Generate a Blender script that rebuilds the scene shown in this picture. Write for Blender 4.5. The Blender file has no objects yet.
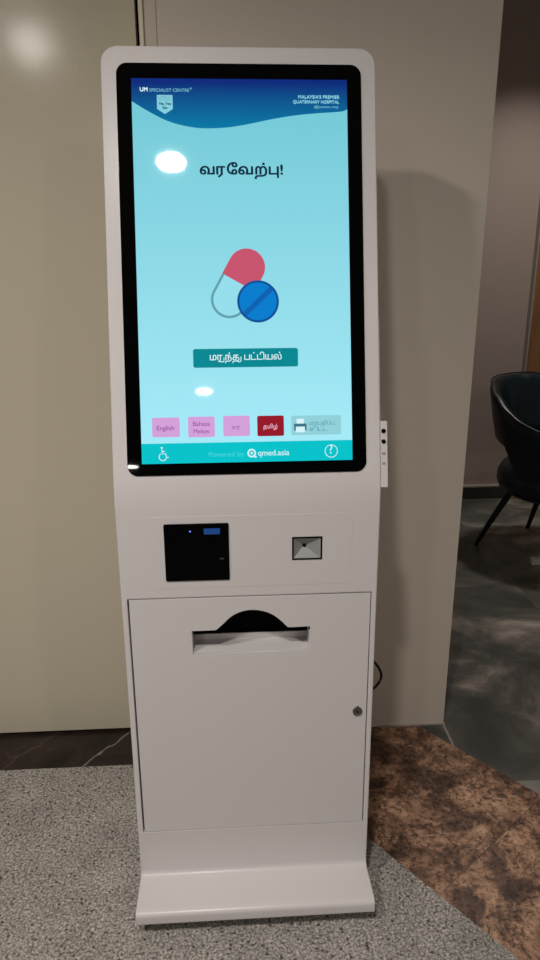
import bpy, bmesh, math, random
from mathutils import Vector, Matrix
from mathutils.geometry import delaunay_2d_cdt
C = bpy.context
SC = C.scene
COL = SC.collection
PI = math.pi

# ------------------------------------------------------------------ camera
cam_d = bpy.data.cameras.new('camera')
cam = bpy.data.objects.new('camera', cam_d)
COL.objects.link(cam)
fw = Vector((0.0551, 0.9506, -0.3055)).normalized()
rt = Vector((0.9982, -0.0594, -0.0048))
rt = (rt - fw * rt.dot(fw)).normalized()
up = rt.cross(fw)
cam.matrix_world = Matrix(((rt.x, up.x, -fw.x, -0.0324), (rt.y, up.y, -fw.y, -1.2592), (rt.z, up.z, -fw.z, 1.3771), (0, 0, 0, 1)))
cam_d.sensor_fit = 'VERTICAL'
cam_d.sensor_height = 36
cam_d.lens = 700.18 / 960 * 36
cam_d.clip_start = 0.02
SC.camera = cam

# ------------------------------------------------------------------ world, lamps, exposure
SC.view_settings.view_transform = 'Standard'
SC.view_settings.look = 'None'
SC.view_settings.exposure = 0
SC.view_settings.gamma = 1
SC.view_settings.use_curve_mapping = False
w = bpy.data.worlds.new('world')
SC.world = w
w.use_nodes = True
w.node_tree.nodes['Background'].inputs['Color'].default_value = (1.0, 0.93, 0.85, 1)
w.node_tree.nodes['Background'].inputs['Strength'].default_value = 0.08


def downlight(x, y, watts, radius=0.075, col=(1.0, 0.945, 0.885), z=2.69, spread=180):
    l = bpy.data.lights.new('ceiling_downlight', 'AREA')
    l.shape = 'DISK'
    l.size = radius * 2
    l.energy = watts
    l.color = col
    l.spread = math.radians(spread)
    o = bpy.data.objects.new('ceiling_downlight', l)
    o.location = (x, y, z)
    COL.objects.link(o)


downlight(-0.26, -1.35, 17, 0.061, spread=136)
downlight(-1.13, -1.15, 21, 0.10, spread=165)
downlight(-0.24, -4.2, 7, 0.064)
downlight(-1.26, -2.87, 9)
downlight(1.30, -2.6, 10)  # added fill lamp that brightens the right side, not a known fixture
downlight(-1.19, -6.7, 8)
downlight(1.50, 2.00, 4.8, spread=95)


# ------------------------------------------------------------------ colour and materials
def lin(c):
    r = []
    for v in c[:3]:
        v /= 255.0
        r.append(v / 12.92 if v <= 0.04045 else ((v + 0.055) / 1.055) ** 2.4)
    return (r[0], r[1], r[2], 1.0)


def newmat(name):
    m = bpy.data.materials.new(name)
    m.use_nodes = True
    return m, m.node_tree, m.node_tree.nodes['Principled BSDF']


def plain(name, rgb, rough=0.5, metal=0.0, spec=0.5, bump=0.0, bscale=200, bevel=0.0):
    m, nt, b = newmat(name)
    b.inputs['Base Color'].default_value = lin(rgb)
    b.inputs['Roughness'].default_value = rough
    b.inputs['Metallic'].default_value = metal
    b.inputs['Specular IOR Level'].default_value = spec
    nrm = None
    if bevel:
        bv = nt.nodes.new('ShaderNodeBevel')
        bv.samples = 4
        bv.inputs['Radius'].default_value = bevel
        nrm = bv.outputs['Normal']
    if bump:
        tc = nt.nodes.new('ShaderNodeTexCoord')
        n = nt.nodes.new('ShaderNodeTexNoise')
        n.inputs['Scale'].default_value = bscale
        n.inputs['Detail'].default_value = 3
        nt.links.new(tc.outputs['Object'], n.inputs['Vector'])
        bp = nt.nodes.new('ShaderNodeBump')
        bp.inputs['Strength'].default_value = bump
        bp.inputs['Distance'].default_value = 0.002
        nt.links.new(n.outputs['Fac'], bp.inputs['Height'])
        if nrm:
            nt.links.new(nrm, bp.inputs['Normal'])
        nrm = bp.outputs['Normal']
    if nrm:
        nt.links.new(nrm, b.inputs['Normal'])
    return m


def screen(name, rgb, rgb2=None, z0=0, z1=1, strength=1.0):
    """lit pixels under glass; a second colour makes the on-screen vertical gradient (object z)"""
    m, nt, b = newmat(name)
    b.inputs['Base Color'].default_value = (0.003, 0.003, 0.003, 1)
    b.inputs['Roughness'].default_value = 0.03
    b.inputs['Specular IOR Level'].default_value = 0.3
    b.inputs['Emission Strength'].default_value = strength
    if rgb2 is None:
        b.inputs['Emission Color'].default_value = lin(rgb)
    else:
        tc = nt.nodes.new('ShaderNodeTexCoord')
        sp = nt.nodes.new('ShaderNodeSeparateXYZ')
        nt.links.new(tc.outputs['Object'], sp.inputs[0])
        mr = nt.nodes.new('ShaderNodeMapRange')
        mr.inputs['From Min'].default_value = z0
        mr.inputs['From Max'].default_value = z1
        nt.links.new(sp.outputs['Z'], mr.inputs['Value'])
        cr = nt.nodes.new('ShaderNodeValToRGB')
        cr.color_ramp.elements[0].color = lin(rgb)
        cr.color_ramp.elements[1].color = lin(rgb2)
        nt.links.new(mr.outputs[0], cr.inputs[0])
        nt.links.new(cr.outputs[0], b.inputs['Emission Color'])
    return m


def ramp(nt, src, stops):
    cr = nt.nodes.new('ShaderNodeValToRGB')
    e = cr.color_ramp.elements
    e[0].position, e[0].color = stops[0][0], lin(stops[0][1])
    e[1].position, e[1].color = stops[-1][0], lin(stops[-1][1])
    for p, c in stops[1:-1]:
        k = e.new(p)
        k.color = lin(c)
    nt.links.new(src, cr.inputs[0])
    return cr.outputs[0]


def noise(nt, vec, scale, detail=4, rough=0.55, dist=0.0):
    n = nt.nodes.new('ShaderNodeTexNoise')
    n.inputs['Scale'].default_value = scale
    n.inputs['Detail'].default_value = detail
    n.inputs['Roughness'].default_value = rough
    n.inputs['Distortion'].default_value = dist
    nt.links.new(vec, n.inputs['Vector'])
    return n.outputs['Fac']


def mixc(nt, fac, a, b, mode='MIX'):
    mx = nt.nodes.new('ShaderNodeMix')
    mx.data_type = 'RGBA'
    mx.blend_type = mode
    for s, v in ((mx.inputs[0], fac), (mx.inputs[6], a), (mx.inputs[7], b)):
        if hasattr(v, 'is_linked'):
            nt.links.new(v, s)
        else:
            s.default_value = v
    return mx.outputs[2]


def mth(nt, op, a, b=None, c=None):
    n = nt.nodes.new('ShaderNodeMath')
    n.operation = op
    for i, v in enumerate((a, b, c)):
        if v is None:
            continue
        if hasattr(v, 'is_linked'):
            nt.links.new(v, n.inputs[i])
        else:
            n.inputs[i].default_value = v
    return n.outputs[0]


def carpet_mat():
    m, nt, b = newmat('speckled_carpet')
    tc = nt.nodes.new('ShaderNodeTexCoord')
    o = tc.outputs['Object']
    n1 = noise(nt, o, 175, 3, 0.7)
    c1 = ramp(nt, n1, [(0.36, (26, 23, 22)), (0.44, (118, 112, 106)), (0.53, (172, 166, 159)), (0.66, (238, 232, 226))])
    v = nt.nodes.new('ShaderNodeTexVoronoi')
    v.inputs['Scale'].default_value = 300
    nt.links.new(o, v.inputs['Vector'])
    c2 = ramp(nt, v.outputs['Color'], [(0.0, (70, 65, 61)), (0.45, (164, 158, 151)), (1.0, (240, 234, 226))])
    c = mixc(nt, 0.38, c1, c2)
    sv = nt.nodes.new('ShaderNodeTexVoronoi')
    sv.inputs['Scale'].default_value = 105
    nt.links.new(o, sv.inputs['Vector'])
    sr = nt.nodes.new('ShaderNodeSeparateColor')
    nt.links.new(sv.outputs['Color'], sr.inputs[0])
    spot = mth(nt, 'MULTIPLY', mth(nt, 'LESS_THAN', sv.outputs['Distance'], 0.36), mth(nt, 'LESS_THAN', sr.outputs[0], 0.16))
    c = mixc(nt, mth(nt, 'MULTIPLY', spot, 0.7), c, lin((38, 34, 31)))
    big = ramp(nt, noise(nt, o, 7, 2), [(0.3, (225, 225, 225)), (0.7, (255, 255, 255))])
    c = mixc(nt, 1.0, c, big, 'MULTIPLY')
    nt.links.new(c, b.inputs['Base Color'])
    b.inputs['Roughness'].default_value = 0.9
    b.inputs['Specular IOR Level'].default_value = 0.15
    bp = nt.nodes.new('ShaderNodeBump')
    bp.inputs['Strength'].default_value = 0.5
    bp.inputs['Distance'].default_value = 0.004
    nt.links.new(n1, bp.inputs['Height'])
    nt.links.new(bp.outputs[0], b.inputs['Normal'])
    return m


def brown_marble_mat():
    m, nt, b = newmat('brown_marble')
    tc = nt.nodes.new('ShaderNodeTexCoord')
    o = tc.outputs['Object']
    sp = nt.nodes.new('ShaderNodeSeparateXYZ')
    nt.links.new(o, sp.inputs[0])
    # coordinate along the strip; the slabs are 0.6 m long
    along = mth(nt, 'ADD', mth(nt, 'MULTIPLY', sp.outputs['X'], 0.615), mth(nt, 'MULTIPLY', sp.outputs['Y'], -0.789))
    tile = mth(nt, 'DIVIDE', mth(nt, 'SUBTRACT', along, 0.3055), 0.6)
    idx = mth(nt, 'FLOOR', tile)
    fr = mth(nt, 'FRACT', tile)
    off = nt.nodes.new('ShaderNodeCombineXYZ')
    nt.links.new(mth(nt, 'MULTIPLY', idx, 5.13), off.inputs['X'])
    nt.links.new(mth(nt, 'MULTIPLY', idx, 1.37), off.inputs['Z'])
    va = nt.nodes.new('ShaderNodeVectorMath')
    nt.links.new(o, va.inputs[0])
    nt.links.new(off.outputs[0], va.inputs[1])
    p = va.outputs[0]
    big = noise(nt, p, 8.0, 10, 0.72, 0.35)
    c = ramp(nt, big, [(0.38, (70, 52, 43)), (0.475, (118, 88, 71)), (0.53, (172, 133, 107)), (0.64, (220, 178, 146))])
    fine = ramp(nt, noise(nt, p, 75, 6, 0.8), [(0.40, (92, 80, 74)), (0.50, (255, 255, 255))])
    c = mixc(nt, 0.75, c, fine, 'MULTIPLY')
    # pale veins
    vn = nt.nodes.new('ShaderNodeTexVoronoi')
    vn.feature = 'DISTANCE_TO_EDGE'
    vn.inputs['Scale'].default_value = 10.0
    wv = nt.nodes.new('ShaderNodeVectorMath')
    wn = nt.nodes.new('ShaderNodeTexNoise')
    wn.inputs['Scale'].default_value = 10
    wn.inputs['Detail'].default_value = 6
    nt.links.new(p, wn.inputs['Vector'])
    ws = nt.nodes.new('ShaderNodeVectorMath')
    ws.operation = 'SCALE'
    ws.inputs['Scale'].default_value = 0.13
    nt.links.new(wn.outputs['Color'], ws.inputs[0])
    nt.links.new(p, wv.inputs[0])
    nt.links.new(ws.outputs[0], wv.inputs[1])
    nt.links.new(wv.outputs[0], vn.inputs['Vector'])
    vein = mth(nt, 'MULTIPLY', mth(nt, 'MULTIPLY', mth(nt, 'LESS_THAN', vn.outputs['Distance'], 0.022), mth(nt, 'GREATER_THAN', noise(nt, p, 8, 3), 0.52)), 0.3)
    c = mixc(nt, vein, c, lin((176, 140, 110)))
    # dark pits
    pit = mth(nt, 'MULTIPLY', mth(nt, 'LESS_THAN', noise(nt, p, 62, 3, 0.6, 0.6), 0.42), mth(nt, 'GREATER_THAN', noise(nt, p, 9, 3), 0.46))
    c = mixc(nt, mth(nt, 'MULTIPLY', pit, 0.7), c, lin((52, 38, 32)))
    joint = mth(nt, 'LESS_THAN', fr, 0.004)
    c = mixc(nt, mth(nt, 'MULTIPLY', joint, 0.5), c, lin((40, 30, 26)))
    nt.links.new(c, b.inputs['Base Color'])
    b.inputs['Roughness'].default_value = 0.32
    b.inputs['Specular IOR Level'].default_value = 0.3
    return m


def dark_marble_mat():
    m, nt, b = newmat('dark_marble')
    tc = nt.nodes.new('ShaderNodeTexCoord')
    o = tc.outputs['Object']
    c = ramp(nt, noise(nt, o, 7, 6, 0.65, 1.0), [(0.35, (30, 22, 20)), (0.6, (52, 41, 37)), (0.75, (80, 67, 60))])
    # one slanting white vein with a kink, and a faint second one
    sp = nt.nodes.new('ShaderNodeSeparateXYZ')
    nt.links.new(o, sp.inputs[0])
    wob = mth(nt, 'MULTIPLY', mth(nt, 'SUBTRACT', noise(nt, o, 22, 3), 0.5), 0.05)
    d = mth(nt, 'ADD', mth(nt, 'SUBTRACT', sp.outputs['X'], mth(nt, 'MULTIPLY', sp.outputs['Y'], 0.80)), wob)
    v = mth(nt, 'LESS_THAN', mth(nt, 'ABSOLUTE', mth(nt, 'ADD', d, 0.802)), 0.0035)
    v2 = mth(nt, 'MULTIPLY', mth(nt, 'LESS_THAN', mth(nt, 'ABSOLUTE', mth(nt, 'ADD', d, 1.03)), 0.002), 0.35)
    c = mixc(nt, mth(nt, 'MULTIPLY', mth(nt, 'MAXIMUM', v, v2), 0.6), c, lin((170, 150, 135)))
    nt.links.new(c, b.inputs['Base Color'])
    b.inputs['Roughness'].default_value = 0.3
    b.inputs['Specular IOR Level'].default_value = 0.25
    return m


def tile_mat():
    m, nt, b = newmat('dark_grey_tile')
    tc = nt.nodes.new('ShaderNodeTexCoord')
    o = tc.outputs['Object']
    sp = nt.nodes.new('ShaderNodeSeparateXYZ')
    nt.links.new(o, sp.inputs[0])
    tx = mth(nt, 'DIVIDE', mth(nt, 'SUBTRACT', sp.outputs['X'], 0.601), 0.6)
    ty = mth(nt, 'DIVIDE', mth(nt, 'SUBTRACT', sp.outputs['Y'], 0.275), 0.585)
    ix, iy = mth(nt, 'FLOOR', tx), mth(nt, 'FLOOR', ty)
    rnd = nt.nodes.new('ShaderNodeTexWhiteNoise')
    cb = nt.nodes.new('ShaderNodeCombineXYZ')
    nt.links.new(ix, cb.inputs['X'])
    nt.links.new(iy, cb.inputs['Y'])
    nt.links.new(cb.outputs[0], rnd.inputs['Vector'])
    of = nt.nodes.new('ShaderNodeVectorMath')
    of.operation = 'SCALE'
    of.inputs['Scale'].default_value = 9
    nt.links.new(rnd.outputs['Color'], of.inputs[0])
    va = nt.nodes.new('ShaderNodeVectorMath')
    nt.links.new(o, va.inputs[0])
    nt.links.new(of.outputs[0], va.inputs[1])
    st = nt.nodes.new('ShaderNodeMapping')
    st.inputs['Rotation'].default_value = (0, 0, 0.75)
    st.inputs['Scale'].default_value = (1.0, 1.5, 1)
    nt.links.new(va.outputs[0], st.inputs['Vector'])
    c = ramp(nt, noise(nt, st.outputs[0], 2.3, 6, 0.6, 0.8), [(0.34, (74, 75, 70)), (0.50, (102, 100, 94)), (0.60, (146, 138, 129)), (0.70, (198, 186, 174))])
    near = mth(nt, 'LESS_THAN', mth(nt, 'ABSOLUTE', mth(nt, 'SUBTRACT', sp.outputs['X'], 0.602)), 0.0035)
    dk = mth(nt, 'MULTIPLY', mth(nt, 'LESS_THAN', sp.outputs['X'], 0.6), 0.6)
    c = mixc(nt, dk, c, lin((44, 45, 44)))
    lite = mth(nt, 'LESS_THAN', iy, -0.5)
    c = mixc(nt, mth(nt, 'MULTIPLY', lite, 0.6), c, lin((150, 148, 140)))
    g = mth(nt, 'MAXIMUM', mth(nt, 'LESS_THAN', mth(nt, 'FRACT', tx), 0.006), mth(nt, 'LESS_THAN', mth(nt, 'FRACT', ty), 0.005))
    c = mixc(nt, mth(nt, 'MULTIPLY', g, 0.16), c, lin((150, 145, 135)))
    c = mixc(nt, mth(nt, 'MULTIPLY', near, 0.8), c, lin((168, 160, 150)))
    nt.links.new(c, b.inputs['Base Color'])
    b.inputs['Roughness'].default_value = 0.3
    b.inputs['Specular IOR Level'].default_value = 0.35
    return m


def wood_mat():
    m, nt, b = newmat('brown_wood')
    tc = nt.nodes.new('ShaderNodeTexCoord')
    mp = nt.nodes.new('ShaderNodeMapping')
    mp.inputs['Scale'].default_value = (30, 30, 1.5)
    nt.links.new(tc.outputs['Object'], mp.inputs['Vector'])
    c = ramp(nt, noise(nt, mp.outputs[0], 1.5, 5, 0.6, 0.5), [(0.3, (134, 92, 60)), (0.7, (172, 124, 82))])
    nt.links.new(c, b.inputs['Base Color'])
    b.inputs['Roughness'].default_value = 0.5
    return m


M = {
    'white': plain('white_powder_coat', (217, 212, 212), 0.25, spec=0.4, bump=0.02, bscale=900, bevel=0.004),
    'panel': plain('white_powder_coat_panel', (217, 212, 212), 0.25, spec=0.4, bump=0.02, bscale=900),
    'white2': plain('white_sheet', (217, 212, 212), 0.36, spec=0.4),
    'black_glass': plain('black_glass', (2, 2, 3), 0.02, spec=0.16),
    'black_plastic': plain('black_plastic', (3, 3, 4), 0.3, spec=0.06),
    'matt_black': plain('matt_black', (5, 5, 5), 0.9, spec=0.1),
    'grey_plastic': plain('grey_plastic', (150, 151, 150), 0.4),
    'steel': plain('lock_steel', (150, 146, 140), 0.3, metal=1.0),
    'dark_steel': plain('dark_lock_face', (126, 120, 112), 0.35, metal=1.0),
    'wall': plain('grey_beige_paint', (222, 211, 198), 0.55, spec=0.3, bump=0.04, bscale=60),
    'door': plain('glossy_beige_paint', (212, 203, 182), 0.13, spec=0.5, bump=0.10, bscale=100),
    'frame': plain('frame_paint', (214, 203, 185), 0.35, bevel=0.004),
    'frame_edge_lit': plain('frame_edge_painted_light', (238, 230, 206), 0.35, bevel=0.003),  # lighter frame colour, stands in for light caught on the rounded edge
    'room_wall': plain('back_room_paint', (190, 172, 162), 0.6, spec=0.3),
    'skirting': plain('dark_skirting', (60, 56, 52), 0.4),
    'pale_trim': plain('pale_trim', (178, 170, 160), 0.5),
    'ceiling': plain('ceiling_paint', (215, 212, 205), 0.9, spec=0.1),
    'leather': plain('dark_teal_leather', (13, 22, 26), 0.38, bump=0.25, bscale=160),
    'leather_in': plain('teal_leather_inside', (20, 34, 38), 0.35, bump=0.25, bscale=160),
    'leg': plain('black_metal', (10, 10, 10), 0.4),
    'carpet': carpet_mat(), 'brown': brown_marble_mat(), 'dark': dark_marble_mat(), 'tile': tile_mat(), 'wood': wood_mat(),
    'cable': plain('black_cable', (12, 11, 11), 0.5),
    'plate': plain('pale_plate', (190, 182, 172), 0.45),
}

# ------------------------------------------------------------------ geometry helpers


def finish(name, bm, mats, parent=None, smooth=True, angle=18, origin=(0, 0, 0), label=None):
    """link a bmesh (world coordinates) as one mesh object; children sit at identity under their thing"""
    me = bpy.data.meshes.new(name)
    bmesh.ops.remove_doubles(bm, verts=bm.verts, dist=1e-6)
    bm.to_mesh(me)
    bm.free()
    if not isinstance(mats, (list, tuple)):
        mats = [mats]
    for mm in mats:
        me.materials.append(mm)
    if smooth:
        for p in me.polygons:
            p.use_smooth = True
        me.set_sharp_from_angle(angle=math.radians(angle))
    o = bpy.data.objects.new(name, me)
    COL.objects.link(o)
    if parent is not None:
        o.parent = parent
    else:
        o.location = origin
    if label:
        o['label'] = label
    return o


def tag(o, label, cat, group=None):
    o['label'] = label
    o['category'] = cat
    if group:
        o['group'] = group
    return o


def struct(name, bm, mats, **k):
    o = finish(name, bm, mats, **k)
    o['kind'] = 'structure'
    return o


def thing(name, loc, label, cat, rz=0, group=None):
    o = bpy.data.objects.new(name, None)
    o.empty_display_size = 0.1
    o.location = loc
    o.rotation_euler = (0, 0, rz)
    COL.objects.link(o)
    return tag(o, label, cat, group)


def box(bm, x0, x1, y0, y1, z0, z1, mi=0, mat=None):
    vs = [bm.verts.new((x, y, z)) for z in (z0, z1) for y in (y0, y1) for x in (x0, x1)]
    if mat is not None:
        for v in vs:
            v.co = mat @ v.co
    for q in ((0, 2, 3, 1), (4, 5, 7, 6), (0, 1, 5, 4), (2, 6, 7, 3), (0, 4, 6, 2), (1, 3, 7, 5)):
        f = bm.faces.new([vs[i] for i in q])
        f.material_index = mi


def bevel_all(bm, off, seg=2):
    bmesh.ops.bevel(bm, geom=list(bm.edges), offset=off, segments=seg, affect='EDGES', profile=0.5, clamp_overlap=True)


def prism(bm, pts, z0, z1):
    a = [bm.verts.new((x, y, z0)) for x, y in pts]
    b = [bm.verts.new((x, y, z1)) for x, y in pts]
    n = len(pts)
    bm.faces.new(list(reversed(a)))
    bm.faces.new(b)
    for i in range(n):
        bm.faces.new((a[i], a[(i + 1) % n], b[(i + 1) % n], b[i]))
    bmesh.ops.recalc_face_normals(bm, faces=bm.faces)


def rrect(x0, y0, x1, y1, r, n=6):
    pts = []
    for cx, cy, a0 in ((x1 - r, y1 - r, 0), (x0 + r, y1 - r, 90), (x0 + r, y0 + r, 180), (x1 - r, y0 + r, 270)):
        for i in range(n + 1):
            a = math.radians(a0 + 90 * i / n)
            pts.append((cx + r * math.cos(a), cy + r * math.sin(a)))
    return pts


def circle(cx, cy, r, n=32, a0=0.0):
    return [(cx + r * math.cos(a0 + 2 * PI * i / n), cy + r * math.sin(a0 + 2 * PI * i / n)) for i in range(n)]


def from_curve(cu):
    o = bpy.data.objects.new('tmp', cu)
    COL.objects.link(o)
    dg = C.evaluated_depsgraph_get()
    me = bpy.data.meshes.new_from_object(o.evaluated_get(dg))
    bpy.data.objects.remove(o)
    bpy.data.curves.remove(cu)
    return me


def add_mesh(bm, me, mat, mi=0):
    n0 = len(bm.verts)
    f0 = len(bm.faces)
    bm.from_mesh(me)
    bm.verts.ensure_lookup_table()
    bm.faces.ensure_lookup_table()
    for v in bm.verts[n0:]:
        v.co = mat @ v.co
    for f in bm.faces[f0:]:
        f.material_index = mi
    bpy.data.meshes.remove(me)


def plate(bm, mat, loops, front, thick, bevel=0.0, mi=0):
    """2-D loops (outline first, then holes) extruded; the front face lies at z=front in the frame mat"""
    cu = bpy.data.curves.new('tmp', 'CURVE')
    cu.dimensions = '2D'
    cu.fill_mode = 'BOTH'
    for pts in loops:
        s = cu.splines.new('POLY')
        s.points.add(len(pts) - 1)
        for p, q in zip(s.points, pts):
            p.co = (q[0], q[1], 0, 1)
        s.use_cyclic_u = True
    cu.extrude = thick / 2 - bevel
    cu.bevel_depth = bevel
    cu.bevel_resolution = 2
    cu.offset = -bevel
    me = from_curve(cu)
    add_mesh(bm, me, mat @ Matrix.Translation((0, 0, front - thick / 2)), mi)


def flat(bm, mat, pts, z, mi=0):
    """a filled outline drawn on the screen"""
    plate(bm, mat, [pts], z, 0.0001, 0, mi)


def stroke(pts, wd):
    """polyline -> outline of constant width"""
    L, R_ = [], []
    n = len(pts)
    for i in range(n):
        a = Vector(pts[max(i - 1, 0)])
        b = Vector(pts[min(i + 1, n - 1)])
        d = (b - a).normalized()
        nn = Vector((-d.y, d.x)) * wd / 2
        p = Vector(pts[i])
        L.append(tuple(p + nn))
        R_.append(tuple(p - nn))
    return L + R_[::-1]


def ring(bm, mat, cx, cy, r, wd, z, mi=0, n=40):
    plate(bm, mat, [circle(cx, cy, r, n), circle(cx, cy, r - wd, n)], z, 0.0001, 0, mi)


def arcpts(cx, cy, r, a0, a1, n=16):
    return [(cx + r * math.cos(math.radians(a0 + (a1 - a0) * i / n)), cy + r * math.sin(math.radians(a0 + (a1 - a0) * i / n))) for i in range(n + 1)]


def text_mesh(s, bold=0.0):
    """letters as a flat mesh; overlapping strokes of one letter are filled one by one so that they do not cancel out"""
    cu = bpy.data.curves.new('tmp', 'FONT')
    cu.body = s
    cu.size = 1
    o = bpy.data.objects.new('tmp', cu)
    COL.objects.link(o)
    dg = C.evaluated_depsgraph_get()
    cv = o.to_curve(dg)
    loops = []
    for sp in cv.splines:
        bp = sp.bezier_points
        n = len(bp)
        pts = []
        for i in range(n):
            p, q = bp[i], bp[(i + 1) % n]
            straight = (p.co - p.handle_right).length < 1e-5 and (q.co - q.handle_left).length < 1e-5
            for k in range(1 if straight else 5):
                t = k / 5
                v = (1 - t) ** 3 * p.co + 3 * t * (1 - t) ** 2 * p.handle_right + 3 * t * t * (1 - t) * q.handle_left + t ** 3 * q.co
                if not pts or (Vector((v.x, v.y)) - Vector(pts[-1])).length > 1e-4:
                    pts.append((v.x, v.y))
        if len(pts) > 2:
            loops.append(pts)
    o.to_curve_clear()
    bpy.data.objects.remove(o)
    bpy.data.curves.remove(cu)

    vs, es = [], []
    for p in loops:
        k = len(vs)
        vs += [Vector(q) for q in p]
        es += [(k + i, k + (i + 1) % len(p)) for i in range(len(p))]
    ov, oe, of, _, _, _ = delaunay_2d_cdt(vs, es, [], 0, 1e-6)

    def wind(x, y):
        n = 0
        for p in loops:
            for i in range(len(p)):
                (xa, ya), (xb, yb) = p[i - 1], p[i]
                if (ya <= y) != (yb <= y):
                    cr = (xb - xa) * (y - ya) - (x - xa) * (yb - ya)
                    if ya <= y and cr > 0:
                        n += 1
                    elif ya > y and cr < 0:
                        n -= 1
        return n
    keep = []
    for f in of:
        c = sum((ov[i] for i in f), Vector((0, 0))) / len(f)
        if wind(c.x, c.y):
            keep.append(f)
    b = bmesh.new()
    shifts = [(0, 0)] if not bold else [(bold, 0), (-bold, 0), (0, bold), (0, -bold)]
    for k, (dx, dy) in enumerate(shifts):
        vv = [b.verts.new((v.x + dx, v.y + dy, k * 0.0008)) for v in ov]
        for f in keep:
            b.faces.new([vv[i] for i in f])
    bmesh.ops.delete(b, geom=[v for v in b.verts if not v.link_faces], context='VERTS')
    me = bpy.data.meshes.new('tmp')
    b.to_mesh(me)
    b.free()
    return me


def text(bm, mat, s, x0, x1, y, z, mi=0, bold=0.0, h=None, sy=1.0):
    """text fitted between x0 and x1 with its baseline at y; extra: strokes in font units (s is a list of chunks; '<u>' adds the
    hooked vowel tail under/after the previous letter)"""
    chunks = s if isinstance(s, list) else [s]
    bits = []
    x = 0.0
    for c in chunks:
        if c in ('pu', 'ru', 'tu'):
            base = {'pu': '\u0baa', 'ru': '\u0bb0', 'tu': '\u0ba4'}[c]
            me = text_mesh(base, bold)
            xs = [v.co.x for v in me.vertices]
            lo, hi = min(xs), max(xs)
            bits.append(('m', me, x - lo))
            wd = 0.075 + bold * 2
            e = x + hi - lo
            if c == 'pu':
                bits.append(('s', stroke([(e - wd / 2, 0.1), (e - wd / 2, -0.24)], wd), 0))
                x = e + 0.08
            elif c == 'ru':
                q = [(e - 0.30, -0.14)] + arcpts(e - 0.02, -0.02, 0.18, 230, 360, 10) + [(e + 0.16, 0.28)]
                bits.append(('s', stroke(q, wd), 0))
                x = e + 0.28
            else:
                q = [(e - 0.25, -0.12)] + arcpts(e + 0.0, -0.02, 0.18, 230, 360, 10) + [(e + 0.18, 0.36)]
                bits.append(('s', stroke(q, wd), 0))
                x = e + 0.30
        elif c == ' ':
            x += 0.24
        else:
            me = text_mesh(c, bold)
            xs = [v.co.x for v in me.vertices]
            lo, hi = min(xs), max(xs)
            bits.append(('m', me, x - lo))
            x += hi - lo + 0.08
    W = x - 0.08
    k = (x1 - x0) / W
    ky = h if h else k * sy
    base = mat @ Matrix.Translation((x0, y, z)) @ Matrix.Diagonal((k, ky, 1, 1))
    for kind, d, off in bits:
        if kind == 'm':
            add_mesh(bm, d, base @ Matrix.Translation((off, 0, 0)), mi)
        else:
            flat(bm, base, d, 0, mi)


def lathe(bm, mat, prof, n=32, mi=0):
    """profile of (radius, height) turned about the frame's z"""
    rows = []
    for r, z in prof:
        if r < 1e-6:
            rows.append([bm.verts.new(mat @ Vector((0, 0, z)))])
        else:
            rows.append([bm.verts.new(mat @ Vector((r * math.cos(2 * PI * i / n), r * math.sin(2 * PI * i / n), z))) for i in range(n)])
    for a, b in zip(rows, rows[1:]):
        for i in range(n):
            j = (i + 1) % n
            if len(a) == 1 and len(b) == 1:
                continue
            if len(a) == 1:
                f = bm.faces.new((a[0], b[i], b[j]))
            elif len(b) == 1:
                f = bm.faces.new((a[i], b[0], a[j]))
            else:
                f = bm.faces.new((a[i], b[i], b[j], a[j]))
            f.material_index = mi
    bmesh.ops.recalc_face_normals(bm, faces=bm.faces)


def tube(bm, pts, radii, n=12):
    pts = [Vector(p) for p in pts]
    rows = []
    ref = Vector((0, 0, 1))
    for i, p in enumerate(pts):
        d = (pts[min(i + 1, len(pts) - 1)] - pts[max(i - 1, 0)]).normalized()
        rf = ref if abs(d.dot(ref)) < 0.95 else Vector((1, 0, 0))
        a = d.cross(rf).normalized()
        b = d.cross(a)
        r = radii[i] if isinstance(radii, (list, tuple)) else radii
        rows.append([bm.verts.new(p + a * r * math.cos(2 * PI * k / n) + b * r * math.sin(2 * PI * k / n)) for k in range(n)])
    for a, b in zip(rows, rows[1:]):
        for i in range(n):
            bm.faces.new((a[i], b[i], b[(i + 1) % n], a[(i + 1) % n]))
    bm.faces.new(rows[0])
    bm.faces.new(list(reversed(rows[-1])))
    bmesh.ops.recalc_face_normals(bm, faces=bm.faces)


def spline(pts, n=8):
    """Catmull-Rom through the points"""
    P = [Vector(p) for p in pts]
    P = [P[0] * 2 - P[1]] + P + [P[-1] * 2 - P[-2]]
    out = []
    for i in range(1, len(P) - 2):
        for k in range(n):
            t = k / n
            a, b, c, d = P[i - 1], P[i], P[i + 1], P[i + 2]
            out.append(0.5 * ((2 * b) + (c - a) * t + (2 * a - 5 * b + 4 * c - d) * t * t + (3 * b - a - 3 * c + d) * t ** 3))
    out.append(P[-2])
    return out


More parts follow.
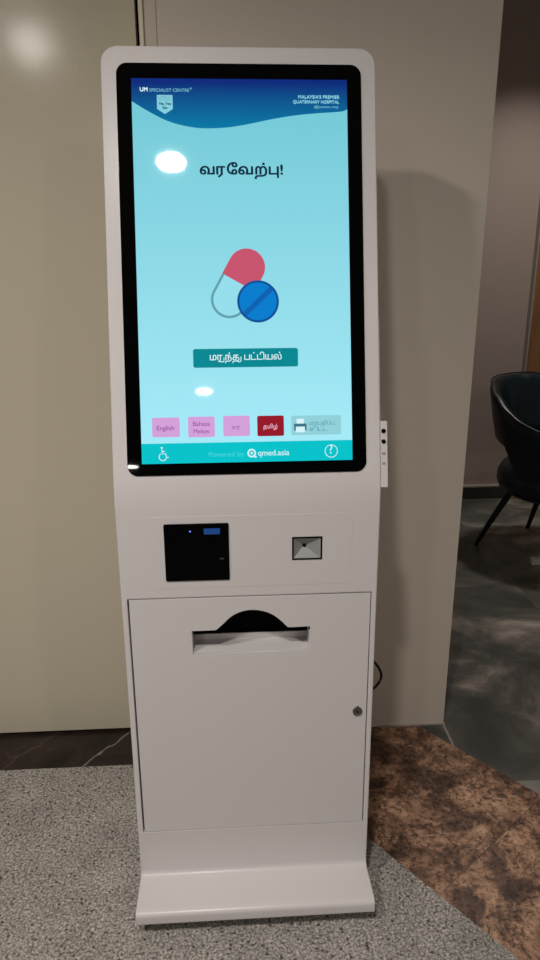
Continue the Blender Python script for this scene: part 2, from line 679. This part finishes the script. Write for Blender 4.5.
# ------------------------------------------------------------------ the room
bm = bmesh.new()
prism(bm, [(-3, -6.8), (5.483, -6.8), (0.058, 0.41), (-3, 0.41)], -0.05, 0)
struct('floor', bm, M['carpet'], smooth=False)
bm = bmesh.new()
prism(bm, [(-3, 0.41), (0.058, 0.41), (0.058, 0.62), (-3, 0.62)], -0.05, 0)
struct('floor_dark_marble', bm, M['dark'], smooth=False)
bm = bmesh.new()
prism(bm, [(0.058, 0.41), (5.483, -6.8), (6.506, -6.8), (0.5184, 0.5315), (0.5184, 0.62), (0.058, 0.62)], -0.05, 0)
struct('floor_brown_marble', bm, M['brown'], smooth=False)
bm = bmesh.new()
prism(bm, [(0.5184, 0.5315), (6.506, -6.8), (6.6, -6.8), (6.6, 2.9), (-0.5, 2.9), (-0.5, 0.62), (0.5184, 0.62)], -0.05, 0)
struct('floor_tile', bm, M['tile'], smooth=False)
bm = bmesh.new()
box(bm, -3, 6.6, -6.8, 2.9, 2.70, 2.76)
struct('ceiling', bm, M['ceiling'], smooth=False)
# painted partition behind the machine
bm = bmesh.new()
box(bm, -0.174, 0.602, 0.531, 0.80, 0, 2.70)
struct('wall_back', bm, M['wall'], smooth=False)
bm = bmesh.new()
box(bm, 0.40, 0.606, 0.527, 0.531, 0, 0.005)
struct('trim_6', bm, M['pale_trim'], smooth=False)
# frame between door and partition, black backing painted in as the gap's shade
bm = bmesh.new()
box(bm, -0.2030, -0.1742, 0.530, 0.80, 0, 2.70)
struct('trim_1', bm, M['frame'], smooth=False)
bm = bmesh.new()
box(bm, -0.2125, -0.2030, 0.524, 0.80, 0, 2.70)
struct('trim_7', bm, M['frame_edge_lit'], smooth=False)  # edge strip with the caught light put into its colour
bm = bmesh.new()
box(bm, -0.2245, -0.2125, 0.60, 0.80, 0, 2.70)
struct('gap_shade_backing', bm, M['matt_black'], smooth=False)
bm = bmesh.new()
box(bm, -3, -0.2245, 0.563, 0.61, 0.010, 2.70)
struct('door_1', bm, M['door'], smooth=False)
bm = bmesh.new()
box(bm, -3, -0.2245, 0.62, 0.80, 0, 2.70)
struct('wall_front', bm, M['matt_black'], smooth=False)
# room beyond the partition
bm = bmesh.new()
box(bm, -0.5, 6.6, 2.592, 2.80, 0, 2.70)
struct('wall_far', bm, M['room_wall'], smooth=False)
bm = bmesh.new()
box(bm, -0.5, 1.612, 2.572, 2.592, 0, 0.072)
struct('baseboard_far', bm, M['skirting'], smooth=False)
bm = bmesh.new()
box(bm, -0.5, 1.612, 2.570, 2.592, 0.072, 0.082)
struct('trim_3', bm, M['pale_trim'], smooth=False)
bm = bmesh.new()
box(bm, 1.620, 3.2, 2.552, 2.592, 0, 2.70)
struct('trim_4', bm, M['wood'], smooth=False)
bm = bmesh.new()
box(bm, 1.612, 1.620, 2.549, 2.592, 0, 2.70)
struct('trim_5', bm, M['pale_trim'], smooth=False)

# ------------------------------------------------------------------ the kiosk
T, T2, ZF, WD = 0.2673, -0.0253, 0.9476, 0.5071
HL = 0.8256
# frame of the tilted head and of the lower front: x across, y up, z out of the surface
HEAD = Matrix(((1, 0, 0, 0), (0, math.sin(T), -math.cos(T), 0), (0, math.cos(T), math.sin(T), ZF), (0, 0, 0, 1)))
LOW = Matrix(((1, 0, 0, 0), (0, -math.sin(T2), -math.cos(T2), 0), (0, math.cos(T2), -math.sin(T2), ZF), (0, 0, 0, 1)))
KL = Vector((0, 0.06, 0))
OFF = Matrix.Translation(-KL)
HEAD = OFF @ HEAD
LOW = OFF @ LOW
kiosk = thing('self_service_kiosk', KL, 'white self-service kiosk with tall lit touchscreen standing on the speckled floor', 'kiosk')


def head_pt(v, n=0.0):
    p = HEAD @ Vector((0, v, n))
    return (p.y, p.z)


def low_pt(s, n=0.0):
    p = LOW @ Vector((0, -s, n))
    return (p.y, p.z)


def bez(a, b, c, n):
    out = []
    for i in range(n + 1):
        t = i / n
        out.append(tuple((1 - t) ** 2 * a[k] + 2 * t * (1 - t) * b[k] + t * t * c[k] for k in (0, 1)))
    return out


def profile(vtop):
    f = 0.038
    pts = [head_pt(vtop, 0)]
    pts += bez(head_pt(f), head_pt(0), low_pt(f), 10)
    cr = (-0.0226 - KL.y, 0.0600)
    a = low_pt(0.8875 - 0.014)
    pts += bez(a, cr, (cr[0] - 0.012, cr[1] + 0.0002), 5)
    fy = -0.1276 - KL.y
    pts += bez((fy + 0.016, 0.0640), (fy, 0.0645), (fy, 0.052), 6)
    pts += [(fy, 0.0365), (fy + 0.002, 0.035)]
    pts += [(0.23 - KL.y, 0.035), (0.23 - KL.y, 0.86), head_pt(0.10, -0.085), head_pt(vtop, -0.085)]
    return pts


bm = bmesh.new()
rad = 0.030
cols = []
hw = WD / 2
for i in range(9):
    a = PI / 2 * i / 8
    cols.append((hw - rad + rad * math.cos(a), HL - rad + rad * math.sin(a)))
xs = [(-x, v) for x, v in cols] + [(x, v) for x, v in reversed(cols)]
rows = [[bm.verts.new((x, p[0], p[1])) for p in profile(v)] for x, v in xs]
npt = len(rows[0])
for a, b in zip(rows, rows[1:]):
    for i in range(npt):
        bm.faces.new((a[i], a[(i + 1) % npt], b[(i + 1) % npt], b[i]))
bm.faces.new(rows[0])
bm.faces.new(list(reversed(rows[-1])))
bmesh.ops.recalc_face_normals(bm, faces=bm.faces)
body = finish('body', bm, M['white'], kiosk)


def cut(target, fn):
    b2 = bmesh.new()
    fn(b2)
    bmesh.ops.recalc_face_normals(b2, faces=b2.faces)
    cme = bpy.data.meshes.new('tmp')
    b2.to_mesh(cme)
    b2.free()
    co = bpy.data.objects.new('tmp', cme)
    COL.objects.link(co)
    co.location = KL
    md = target.modifiers.new('cut', 'BOOLEAN')
    md.operation = 'DIFFERENCE'
    md.solver = 'EXACT'
    md.object = co
    C.view_layer.update()
    dg = C.evaluated_depsgraph_get()
    me = bpy.data.meshes.new_from_object(target.evaluated_get(dg))
    target.modifiers.remove(md)
    old = target.data
    target.data = me
    bpy.data.meshes.remove(old)
    me.name = target.name
    bpy.data.objects.remove(co)
    for p in me.polygons:
        p.use_smooth = True
    me.set_sharp_from_angle(angle=math.radians(40))


DX0, DX1, DS0, DS1 = -0.2425, 0.2432, 0.2138, 0.7735      # door opening
cut(body, lambda b: box(b, DX0, DX1, -DS1, -DS0, -0.012, 0.02, mat=LOW))
cut(body, lambda b: box(b, -0.135, 0.135, -0.349, -0.232, -0.075, 0.0, mat=LOW))
SX0, SX1, SS0, SS1 = 0.0828, 0.1421, 0.0917, 0.1396        # scanner opening
cut(body, lambda b: box(b, SX0 + 0.001, SX1 - 0.001, -SS1 + 0.001, -SS0 - 0.001, -0.03, 0.02, mat=LOW))

# service door with the paper slot
bm = bmesh.new()
arc = [(-0.068, -0.2862), (-0.055, -0.274), (-0.040, -0.2595), (-0.022, -0.2495), (0.0015, -0.2452), (0.026, -0.2490), (0.046, -0.2585), (0.062, -0.2725), (0.074, -0.2855)]
slot = [(-0.1185, -0.3400), (-0.1185, -0.2880)] + [(-0.072, -0.2878)] + [tuple(p) for p in spline([(a, b, 0) for a, b in arc], 5) and [(p.x, p.y) for p in spline([(a, b, 0) for a, b in arc], 5)]] + [(0.079, -0.2868), (0.1200, -0.2862), (0.1200, -0.3375)]
plate(bm, LOW, [[(-0.2392, -0.7722), (0.2414, -0.7722), (0.2414, -0.2155), (-0.2392, -0.2155)], slot], 0.0, 0.004, 0.0008)
door = finish('service_door', bm, M['panel'], kiosk, smooth=False)
bm = bmesh.new()
lathe(bm, LOW @ Matrix.Translation((0.2222, -0.4883, 0)), [(0.0, 0.003), (0.0065, 0.003), (0.0072, 0.0035), (0.0098, 0.003), (0.0102, 0.0015), (0.0102, -0.002)], 28)
box(bm, -0.0018, 0.0018, 0.0085, 0.0125, -0.001, 0.0022, mat=LOW @ Matrix.Translation((0.2222, -0.4883, 0)))
lock = finish('cam_lock', bm, M['dark_steel'], door, label='small round dark steel lock')
bm = bmesh.new()
box(bm, -0.0009, 0.0009, -0.0042, 0.0042, 0.0028, 0.0034, mat=LOW @ Matrix.Translation((0.2222, -0.4883, 0)) @ Matrix.Rotation(0.5, 4, 'Z'))
lathe(bm, LOW @ Matrix.Translation((0.2222, -0.4883, 0)), [(0.0, 0.00325), (0.002, 0.00325), (0.002, 0.002)], 12)
# key slot belongs to the lock's own mesh level: thing > door > lock, so the slot is joined to it
klm = bpy.data.meshes.new('tmp')
bm.to_mesh(klm)
bm.free()
bm = bmesh.new()
bm.from_mesh(lock.data)
add_mesh(bm, klm, Matrix.Identity(4), 1)
bm.to_mesh(lock.data)
bm.free()
lock.data.materials.append(M['matt_black'])

# bay behind door and slot, lined black as painted shade for seams and hollow, pale tray in it
bm = bmesh.new()
plate(bm, LOW, [[(-0.2415, -0.7725), (0.2422, -0.7725), (0.2422, -0.2148), (-0.2415, -0.2148)], [(-0.134, -0.348), (-0.134, -0.233), (0.134, -0.233), (0.134, -0.348)]], -0.0085, 0.002, 0)
box(bm, -0.134, 0.134, -0.348, -0.2335, -0.0745, -0.072, mat=LOW)
box(bm, -0.134, 0.134, -0.2365, -0.2335, -0.072, -0.008, mat=LOW)
box(bm, -0.134, -0.131, -0.348, -0.2335, -0.072, -0.008, mat=LOW)
box(bm, 0.131, 0.134, -0.348, -0.2335, -0.072, -0.008, mat=LOW)
finish('printer_bay', bm, M['matt_black'], kiosk, smooth=False, label='hollow behind the paper slot, lined black to stand in for shade')
bm = bmesh.new()
box(bm, -0.1195, 0.1205, -0.3430, -0.3390, -0.058, -0.0035, mat=LOW)
box(bm, -0.1195, -0.1175, -0.3390, -0.296, -0.040, -0.0035, mat=LOW)
box(bm, 0.1185, 0.1205, -0.3390, -0.296, -0.040, -0.0035, mat=LOW)
box(bm, -0.1195, 0.1205, -0.3390, -0.3265, -0.060, -0.057, mat=LOW)
finish('paper_tray', bm, M['white2'], kiosk, smooth=False)

# faint raised plate that carries reader and scanner
bm = bmesh.new()
plate(bm, LOW, [rrect(-0.196, -0.193, 0.2005, -0.0445, 0.006), [(SX0 + .001, -SS0 - .001), (SX1 - .001, -SS0 - .001), (SX1 - .001, -SS1 + .001), (SX0 + .001, -SS1 + .001)]], 0.0004, 0.0009, 0.0002)
finish('front_plate', bm, M['panel'], kiosk, smooth=False)

# black reader window
bm = bmesh.new()
plate(bm, LOW, [rrect(-0.1642, -0.1768, -0.0398, -0.0588, 0.003)], 0.003, 0.003, 0.0006)
reader = finish('reader_window', bm, M['black_plastic'], kiosk, smooth=False, label='square black reader window')
bm = bmesh.new()
flat(bm, LOW, circle(-0.1138, -0.0737, 0.0016, 16), 0.0032)
finish('indicator_light', bm, screen('blue_led', (110, 130, 255), strength=1.6), reader, label='tiny blue light')
bm = bmesh.new()
flat(bm, LOW, rrect(-0.0876, -0.0805, -0.0565, -0.0685, 0.001), 0.0032)
finish('status_display', bm, screen('blue_strip', (22, 62, 122)), reader, label='small dim blue strip')
bm = bmesh.new()
flat(bm, LOW, rrect(-0.0590, -0.1328, -0.0500, -0.1300, 0.0012), 0.0032)
finish('sensor_mark', bm, plain('dim_grey', (62, 62, 68), 0.4), reader, label='tiny grey mark')

# square scanner with a funnel inside a black rim
bm = bmesh.new()
o_ = [(SX0, -SS1), (SX1, -SS1), (SX1, -SS0), (SX0, -SS0)]
i_ = [(SX0 + .0032, -SS1 + .0032), (SX1 - .0032, -SS1 + .0032), (SX1 - .0032, -SS0 - .0032), (SX0 + .0032, -SS0 - .0032)]
plate(bm, LOW, [o_, i_], 0.0016, 0.003, 0.0005)
scan = finish('code_scanner', bm, M['black_plastic'], kiosk, smooth=False, label='black rim of the small scanner')
bm = bmesh.new()
fx, fs = 0.1080, -0.1140
a = [bm.verts.new(LOW @ Vector((x, y, 0.0005))) for x, y in i_]
c = [bm.verts.new(LOW @ Vector((fx + dx, fs + dy, -0.012))) for dx, dy in ((-.0035, -.003), (.0035, -.003), (.0035, .003), (-.0035, .003))]
for i in range(4):
    bm.faces.new((a[i], a[(i + 1) % 4], c[(i + 1) % 4], c[i]))
bm.faces.new(c)
bmesh.ops.recalc_face_normals(bm, faces=bm.faces)
finish('scanner_funnel', bm, M['grey_plastic'], scan, smooth=False, label='grey funnel')
bm = bmesh.new()
lathe(bm, LOW @ Matrix.Translation((fx, fs, -0.012)), [(0.0, 0.002), (0.003, 0.002), (0.0036, 0.0015), (0.0036, 0.0)], 20)
finish('scanner_lens', bm, M['matt_black'], scan, label='round black lens')

# strip of sockets on the right flank, thin cover above it
bm = bmesh.new()
plate(bm, HEAD, [rrect(0.2530, 0.0045, 0.2682, 0.1318, 0.002)], -0.002, 0.03, 0.0008)
side = finish('side_port_strip', bm, M['white2'], kiosk, smooth=False)
for v in (0.1126, 0.0925):
    bm = bmesh.new()
    lathe(bm, HEAD @ Matrix.Translation((0.2606, v, -0.002)), [(0.0, 0.0006), (0.0026, 0.0006), (0.0030, 0.0016), (0.0042, 0.0014), (0.0044, -0.001)], 20)
    finish('port', bm, M['black_plastic'], side, label='round black socket')
for v in (0.0706, 0.0514):
    bm = bmesh.new()
    plate(bm, HEAD, [rrect(0.2572, v - 0.003, 0.2636, v + 0.0012, 0.0008)], -0.0012, 0.0014, 0.0002)
    finish('slot_mark', bm, M['grey_plastic'], side, label='faint grey mark')
bm = bmesh.new()
box(bm, 0.2530, 0.2552, 0.02, 0.327, -0.07, -0.003, mat=HEAD)
finish('side_cover', bm, M['white2'], kiosk, smooth=False)

bm = bmesh.new()
box(bm, -0.236, 0.240, -0.100, 0.21, 0.012, 0.036, mat=OFF)  # black block added to deepen the shade below the foot plate
finish('gap_shade_block', bm, M['matt_black'], kiosk, smooth=False, label='black block added to darken the gap under the foot plate')
# levelling feet
for fxx in (-0.21, 0.21):
    for fyy in (-0.06, 0.19):
        bm = bmesh.new()
        lathe(bm, OFF @ Matrix.Translation((fxx, fyy, 0)), [(0, 0), (0.022, 0), (0.024, 0.004), (0.022, 0.012), (0.008, 0.014), (0.008, 0.036), (0, 0.036)], 20)
        finish('levelling_foot', bm, M['black_plastic'], kiosk, label='black foot under the base')
# power cord looping out at the back
bm = bmesh.new()
cp = [(0.20, 0.222, 0.462), (0.24, 0.246, 0.460), (0.275, 0.250, 0.443), (0.300, 0.250, 0.423), (0.324, 0.250, 0.394), (0.333, 0.250, 0.368), (0.326, 0.250, 0.345), (0.308, 0.250, 0.325), (0.270, 0.256, 0.292), (0.22, 0.27, 0.25), (0.16, 0.30, 0.14), (0.10, 0.34, 0.04), (0.05, 0.40, 0.006), (0.02, 0.515, 0.006)]
tube(bm, [OFF @ p for p in spline(cp, 6)], 0.0034, 10)
finish('power_cord', bm, M['cable'], kiosk, label='black cord looping out behind the kiosk')

# touchscreen glass, lit panel and everything drawn on it
bm = bmesh.new()
plate(bm, HEAD, [rrect(-0.2266, 0.0362, 0.2262, 0.7948, 0.020, 8)], 0.0022, 0.004, 0.0008)
glass = finish('screen_glass', bm, M['black_glass'], kiosk, smooth=False, label='glossy black screen border')
U0, U1, V0, V1 = -0.1992, 0.1992, 0.0588, 0.7664
zlo = (HEAD @ Vector((0, V0, 0))).z
zhi = (HEAD @ Vector((0, V1, 0))).z
S = {
    'bg': screen('screen_cyan', (168, 236, 250), (110, 198, 212), zlo, zhi),
    'head': screen('screen_header', (0, 120, 165), (6, 40, 122), zhi - 0.085, zhi - 0.005),
    'foot': screen('screen_footer', (0, 194, 202)),
    'white': screen('screen_white', (215, 245, 250)),
    'pale': screen('screen_pale', (130, 205, 222)),
    'navy': screen('screen_navy', (10, 44, 66)),
    'teal': screen('screen_teal', (0, 136, 146)),
    'red': screen('screen_red', (200, 84, 110)),
    'blue': screen('screen_blue', (0, 124, 206)),
    'dblue': screen('screen_dark_blue', (8, 78, 150)),
    'mblue': screen('screen_mid_blue', (8, 96, 176)),
    'line': screen('screen_grey_teal', (98, 160, 172)),
    'cap': screen('screen_capsule', (150, 222, 236)),
    'pink': screen('screen_pink', (212, 160, 218)),
    'pinkt': screen('screen_pink_text', (150, 92, 160)),
    'crim': screen('screen_crimson', (150, 22, 40)),
    'rose': screen('screen_rose', (236, 178, 200)),
    'grey': screen('screen_button_pale', (146, 208, 218)),
    'greyt': screen('screen_button_text', (84, 150, 166)),
    'print': screen('screen_print_icon', (60, 116, 136)),
    'faint': screen('screen_faint', (70, 214, 218)),
}
Z1, Z2, Z3, Z4 = 0.0025, 0.0028, 0.0031, 0.0034
bm = bmesh.new()
flat(bm, HEAD, [(U0, V0), (U1, V0), (U1, V1), (U0, V1)], Z1, 0)
disp = finish('display', bm, S['bg'], glass, smooth=False, label='lit pale cyan touchscreen picture')


def ui(name, mats, fn, label):
    b = bmesh.new()
    fn(b)
    return finish(name, b, mats, disp, smooth=False, label=label)


def f_header(b):
    wv = spline([(U0, .7252, 0), (-.17, .7075, 0), (-.135, .6900, 0), (-.10, .6805, 0), (-.065, .6768, 0), (-.02, .6793, 0), (.02, .6862, 0), (.06, .6945, 0), (.10, .7010, 0), (.14, .7052, 0), (.17, .7072, 0), (.190, .7092, 0), (U1, .7130, 0)], 5)
    flat(b, HEAD, [(p.x, p.y) for p in wv] + [(U1, V1), (U0, V1)], Z2, 0)
    text(b, HEAD, 'UM', -0.1838, -0.1695, 0.7425, Z3, 1, bold=0.02)
    text(b, HEAD, 'SPECIALIST CENTRE', -0.1665, -0.0935, 0.7425, Z3, 2)
    text(b, HEAD, '\u00ae', -0.0925, -0.0885, 0.7465, Z3, 2)
    flat(b, HEAD, [(-.1532, .7366), (-.1532, .7113), (-.1392, .7022), (-.1245, .7113), (-.1245, .7366)], Z3, 3)
    text(b, HEAD, 'UMSC', -0.1505, -0.1272, 0.7288, Z4, 4)
    flat(b, HEAD, [(-.1495, .7268), (-.1282, .7268), (-.1282, .7274), (-.1495, .7274)], Z4, 4)
    text(b, HEAD, 'Yes, You', -0.1500, -0.1275, 0.7185, Z4, 5, bold=0.03, h=0.0055)
    text(b, HEAD, 'Can', -0.1432, -0.1345, 0.7112, Z4, 5, bold=0.03, h=0.0055)
    text(b, HEAD, "MALAYSIA'S PREMIER", 0.1076, 0.1846, 0.7315, Z3, 2, bold=0.01)
    text(b, HEAD, 'QUATERNARY HOSPITAL', 0.0978, 0.1838, 0.7228, Z3, 2, bold=0.01)
    text(b, HEAD, '@umsc.my', 0.1370, 0.1830, 0.7150, Z3, 2, h=0.0062)


ui('header_banner', [S['head'], S['white'], S['pale'], S['pale'], S['line'], S['navy']], f_header, 'dark blue wavy header on the screen')
ui('greeting_text', [S['navy']], lambda b: text(b, HEAD, ['\u0bb5', '\u0bb0', '\u0bc7\u0bb5', '\u0bb1\u0bcd', 'pu', '!'], -0.0780, 0.0768, 0.5930, Z2, 0, bold=0.03, sy=0.88), 'dark greeting words on the screen')


def f_pill(b):
    A = Vector((.0052, .4230))
    B = Vector((-.0285, .3631))
    r = .0345
    ax = (A - B).normalized()
    pe = Vector((-ax.y, ax.x))
    mid = (A + B) / 2 + ax * 0.002
    th = math.degrees(math.atan2(ax.y, ax.x))
    up_ = [tuple(mid - pe * r)] + arcpts(A.x, A.y, r, th - 90, th + 90, 24) + [tuple(mid + pe * r)]
    lo = [tuple(mid + pe * r)] + arcpts(B.x, B.y, r, th + 90, th + 270, 24) + [tuple(mid - pe * r)]
    flat(b, HEAD, lo, Z2, 0)
    ri = r - 0.0024
    flat(b, HEAD, stroke([tuple(mid + pe * ri)] + arcpts(B.x, B.y, ri, th + 90, th + 270, 24) + [tuple(mid - pe * ri)], 0.0046), Z2 + .0001, 1)
    flat(b, HEAD, up_, Z2 + .0002, 2)
    cx, cy = .0252, .3593
    flat(b, HEAD, circle(cx, cy, .0392, 48), Z3, 3)
    flat(b, HEAD, circle(cx, cy, .0350, 48), Z3 + .0002, 4)
    d = Vector((math.cos(.75), math.sin(.75)))
    flat(b, HEAD, stroke([(cx - d.x * .0348, cy - d.y * .0348), (cx + d.x * .0348, cy + d.y * .0348)], .0095), Z4, 5)


ui('pill_icon', [S['cap'], S['line'], S['red'], S['dblue'], S['blue'], S['mblue']], f_pill, 'red capsule and round blue tablet picture')


def f_menu(b):
    flat(b, HEAD, rrect(-.0986, .2372, .0985, .2722, .004), Z2, 0)
    text(b, HEAD, ['\u0bae', 'ru', '\u0ba8\u0bcd', 'tu', ' ', '\u0baa', '\u0b9f\u0bcd', '\u0b9f\u0bbf', '\u0baf', '\u0bb2\u0bcd'], -.0675, .0675, .2508, Z3, 1, bold=0.008)


ui('menu_button', [S['teal'], S['white']], f_menu, 'wide teal button')


def lang(lines, x0, x1, y0, y1, mats, label):
    def fn(b):
        flat(b, HEAD, rrect(x0, y0, x1, y1, .003), Z2, 0)
        for s, a, c, y in lines:
            text(b, HEAD, s, a, c, y, Z3, 1, bold=0.012)
    ui('language_button', mats, fn, label)


lang([('English', -.1697, -.1375, .1215)], -.1783, -.1270, .1087, .1452, [S['pink'], S['pinkt']], 'pink language button at the left end')
lang([('Bahasa', -.1020, -.0702, .1285), ('Melayu', -.1010, -.0715, .1150)], -.1111, -.0613, .1074, .1459, [S['pink'], S['pinkt']], 'pink language button with two lines of words')
lang([('\u4e2d\u6587', -.0292, -.0140, .1210)], -.0453, .0048, .1082, .1464, [S['pink'], S['pinkt']], 'pink language button with two characters')
lang([(['\u0ba4', '\u0bae\u0bbf', '\u0bb4\u0bcd'], .0300, .0570, .1215)], .0188, .0693, .1070, .1455, [S['crim'], S['rose']], 'dark red language button')


def f_print(b):
    flat(b, HEAD, rrect(.0834, .1078, .1783, .1446, .003), Z2, 0)
    flat(b, HEAD, [(.0935, .1275), (.1075, .1275), (.1075, .1385), (.0935, .1385)], Z3, 2)
    flat(b, HEAD, rrect(.0885, .1165, .1122, .1295, .0015), Z3 + .0001, 1)
    flat(b, HEAD, [(.0918, .1130), (.1090, .1130), (.1090, .1238), (.0918, .1238)], Z3 + .0002, 2)
    text(b, HEAD, ['\u0bae', '\u0bb1', '\u0baa', '\u0ba4\u0bbf', '\u0baa\u0bcd', 'pu'], .1173, .1655, .1268, Z3, 3)
    text(b, HEAD, ['\u0b9a', '\u0bbf', '\u0b9f\u0bcd', '\u0b9f'], .1175, .1520, .1150, Z3, 3, h=.011)


ui('print_button', [S['grey'], S['print'], S['white'], S['greyt']], f_print, 'pale button with a printer picture')


def f_foot(b):
    flat(b, HEAD, [(U0, V0), (U1, V0), (U1, .0968), (U0, .0968)], Z2, 0)
    # wheelchair sign
    flat(b, HEAD, circle(-.1614, .0886, .0019, 16), Z3, 1)
    flat(b, HEAD, stroke([(-.1612, .0855), (-.1606, .0775), (-.1548, .0775), (-.1520, .0700), (-.1488, .0708)], .0017), Z3, 1)
    flat(b, HEAD, stroke([(-.1608, .0820), (-.1560, .0820)], .0014), Z3, 1)
    flat(b, HEAD, stroke(arcpts(-.1600, .0715, .0068, 120, 345, 18), .0015), Z3, 1)
    text(b, HEAD, 'Powered by', -.0736, -.0071, .0700, Z3, 2)
    ring(b, HEAD, .0072, .0755, .0082, .0030, Z3, 1)
    flat(b, HEAD, stroke([(.0105, .0715), (.0158, .0672)], .003), Z3, 1)
    flat(b, HEAD, circle(.0072, .0755, .0024, 16), Z3, 1)
    text(b, HEAD, 'qmed.asia', .0191, .0784, .0705, Z3, 1, bold=0.006)
    ring(b, HEAD, .1586, .0764, .0124, .0013, Z3, 1)
    text(b, HEAD, '?', .1561, .1611, .0717, Z3, 1)


ui('footer_bar', [S['foot'], S['white'], S['faint']], f_foot, 'turquoise bar along the bottom of the screen')

# ------------------------------------------------------------------ chair in the room beyond
chair = thing('tub_chair', (1.475, 1.775, 0), 'dark teal leather tub chair on slim black legs, cut by the picture edge', 'chair', rz=-PI / 3)


def sm(a, b, x):
    t = min(1, max(0, (x - a) / (b - a)))
    return t * t * (3 - 2 * t)


def shell():
    b = bmesh.new()
    nphi, nz = 72, 12
    outer, inner, rim = [], [], []
    for i in range(nphi + 1):
        ph = -120 + 240 * i / nphi
        a = abs(ph)
        zt = 0.822 - 0.175 * sm(20, 118, a)
        zb = 0.545 - 0.21 * sm(66, 92, a)
        d = Vector((-math.cos(math.radians(ph)), math.sin(math.radians(ph)), 0))
        ro, ri = [], []
        for k in range(nz + 1):
            t = k / nz
            z = zb + (zt - zb) * t
            R = 0.234 + 0.098 * (z - 0.33) / 0.5
            bulge = 0.006 * math.sin(PI * t)
            ease = 0.012 * (1 if k in (0, nz) else 0)
            ro.append(d * (R + bulge * 0.6 - ease) + Vector((0, 0, z)))
            pleat = 0.007 * abs(math.sin(math.radians(ph) * 9)) * sm(0.15, 0.5, t)
            ri.append(d * (R - 0.05 + ease - bulge * 0.4 + pleat) + Vector((0, 0, z)))
        outer.append([b.verts.new(p) for p in ro])
        inner.append([b.verts.new(p) for p in ri])
        rim.append((ro[-1] + ri[-1]) / 2 + Vector((0, 0, 0.004)) + d * 0.016)
    faces_in = []
    for i in range(nphi):
        for k in range(nz):
            b.faces.new((outer[i][k], outer[i + 1][k], outer[i + 1][k + 1], outer[i][k + 1]))
            f = b.faces.new((inner[i][k], inner[i][k + 1], inner[i + 1][k + 1], inner[i + 1][k]))
            f.material_index = 1
        b.faces.new((outer[i][nz], outer[i + 1][nz], inner[i + 1][nz], inner[i][nz]))
        b.faces.new((outer[i][0], inner[i][0], inner[i + 1][0], outer[i + 1][0]))
    for i in (0, nphi):
        for k in range(nz):
            b.faces.new((outer[i][k], outer[i][k + 1], inner[i][k + 1], inner[i][k]))
    bmesh.ops.recalc_face_normals(b, faces=b.faces)
    return b, rim


bm, rim = shell()
back = finish('backrest', bm, [M['leather'], M['leather_in']], chair, angle=60)
bm = bmesh.new()
tube(bm, rim, 0.0035, 8)
finish('piping', bm, M['leather'], back)
bm = bmesh.new()
lathe(bm, Matrix.Identity(4), [(0, .465), (.12, .465), (.20, .458), (.238, .440), (.256, .405), (.258, .365), (.244, .330), (.215, .312), (.12, .305), (0, .305)], 48)
finish('seat', bm, M['leather'], chair, angle=70)
for sx, sy, fx_, fy_ in ((-.13, -.13, -.255, -.20), (-.13, .13, -.255, .20), (.14, -.14, .23, -.20), (.14, .14, .23, .20)):
    bm = bmesh.new()
    tube(bm, [(sx, sy, .31), (sx * .4 + fx_ * .6, sy * .4 + fy_ * .6, .13), (fx_, fy_, 0.0)], [.017, .0135, .010], 14)
    finish('leg', bm, M['leg'], chair)

# small pale plate on the tiles at the picture edge
bm = bmesh.new()
box(bm, 0.0, 0.16, 0.0, 0.03, 0, 0.03)
bevel_all(bm, 0.002)
tag(finish('floor_block', bm, M['plate'], origin=(1.352, 1.64, 0)), 'small pale block low on the dark tiles in front of the chair', 'block')
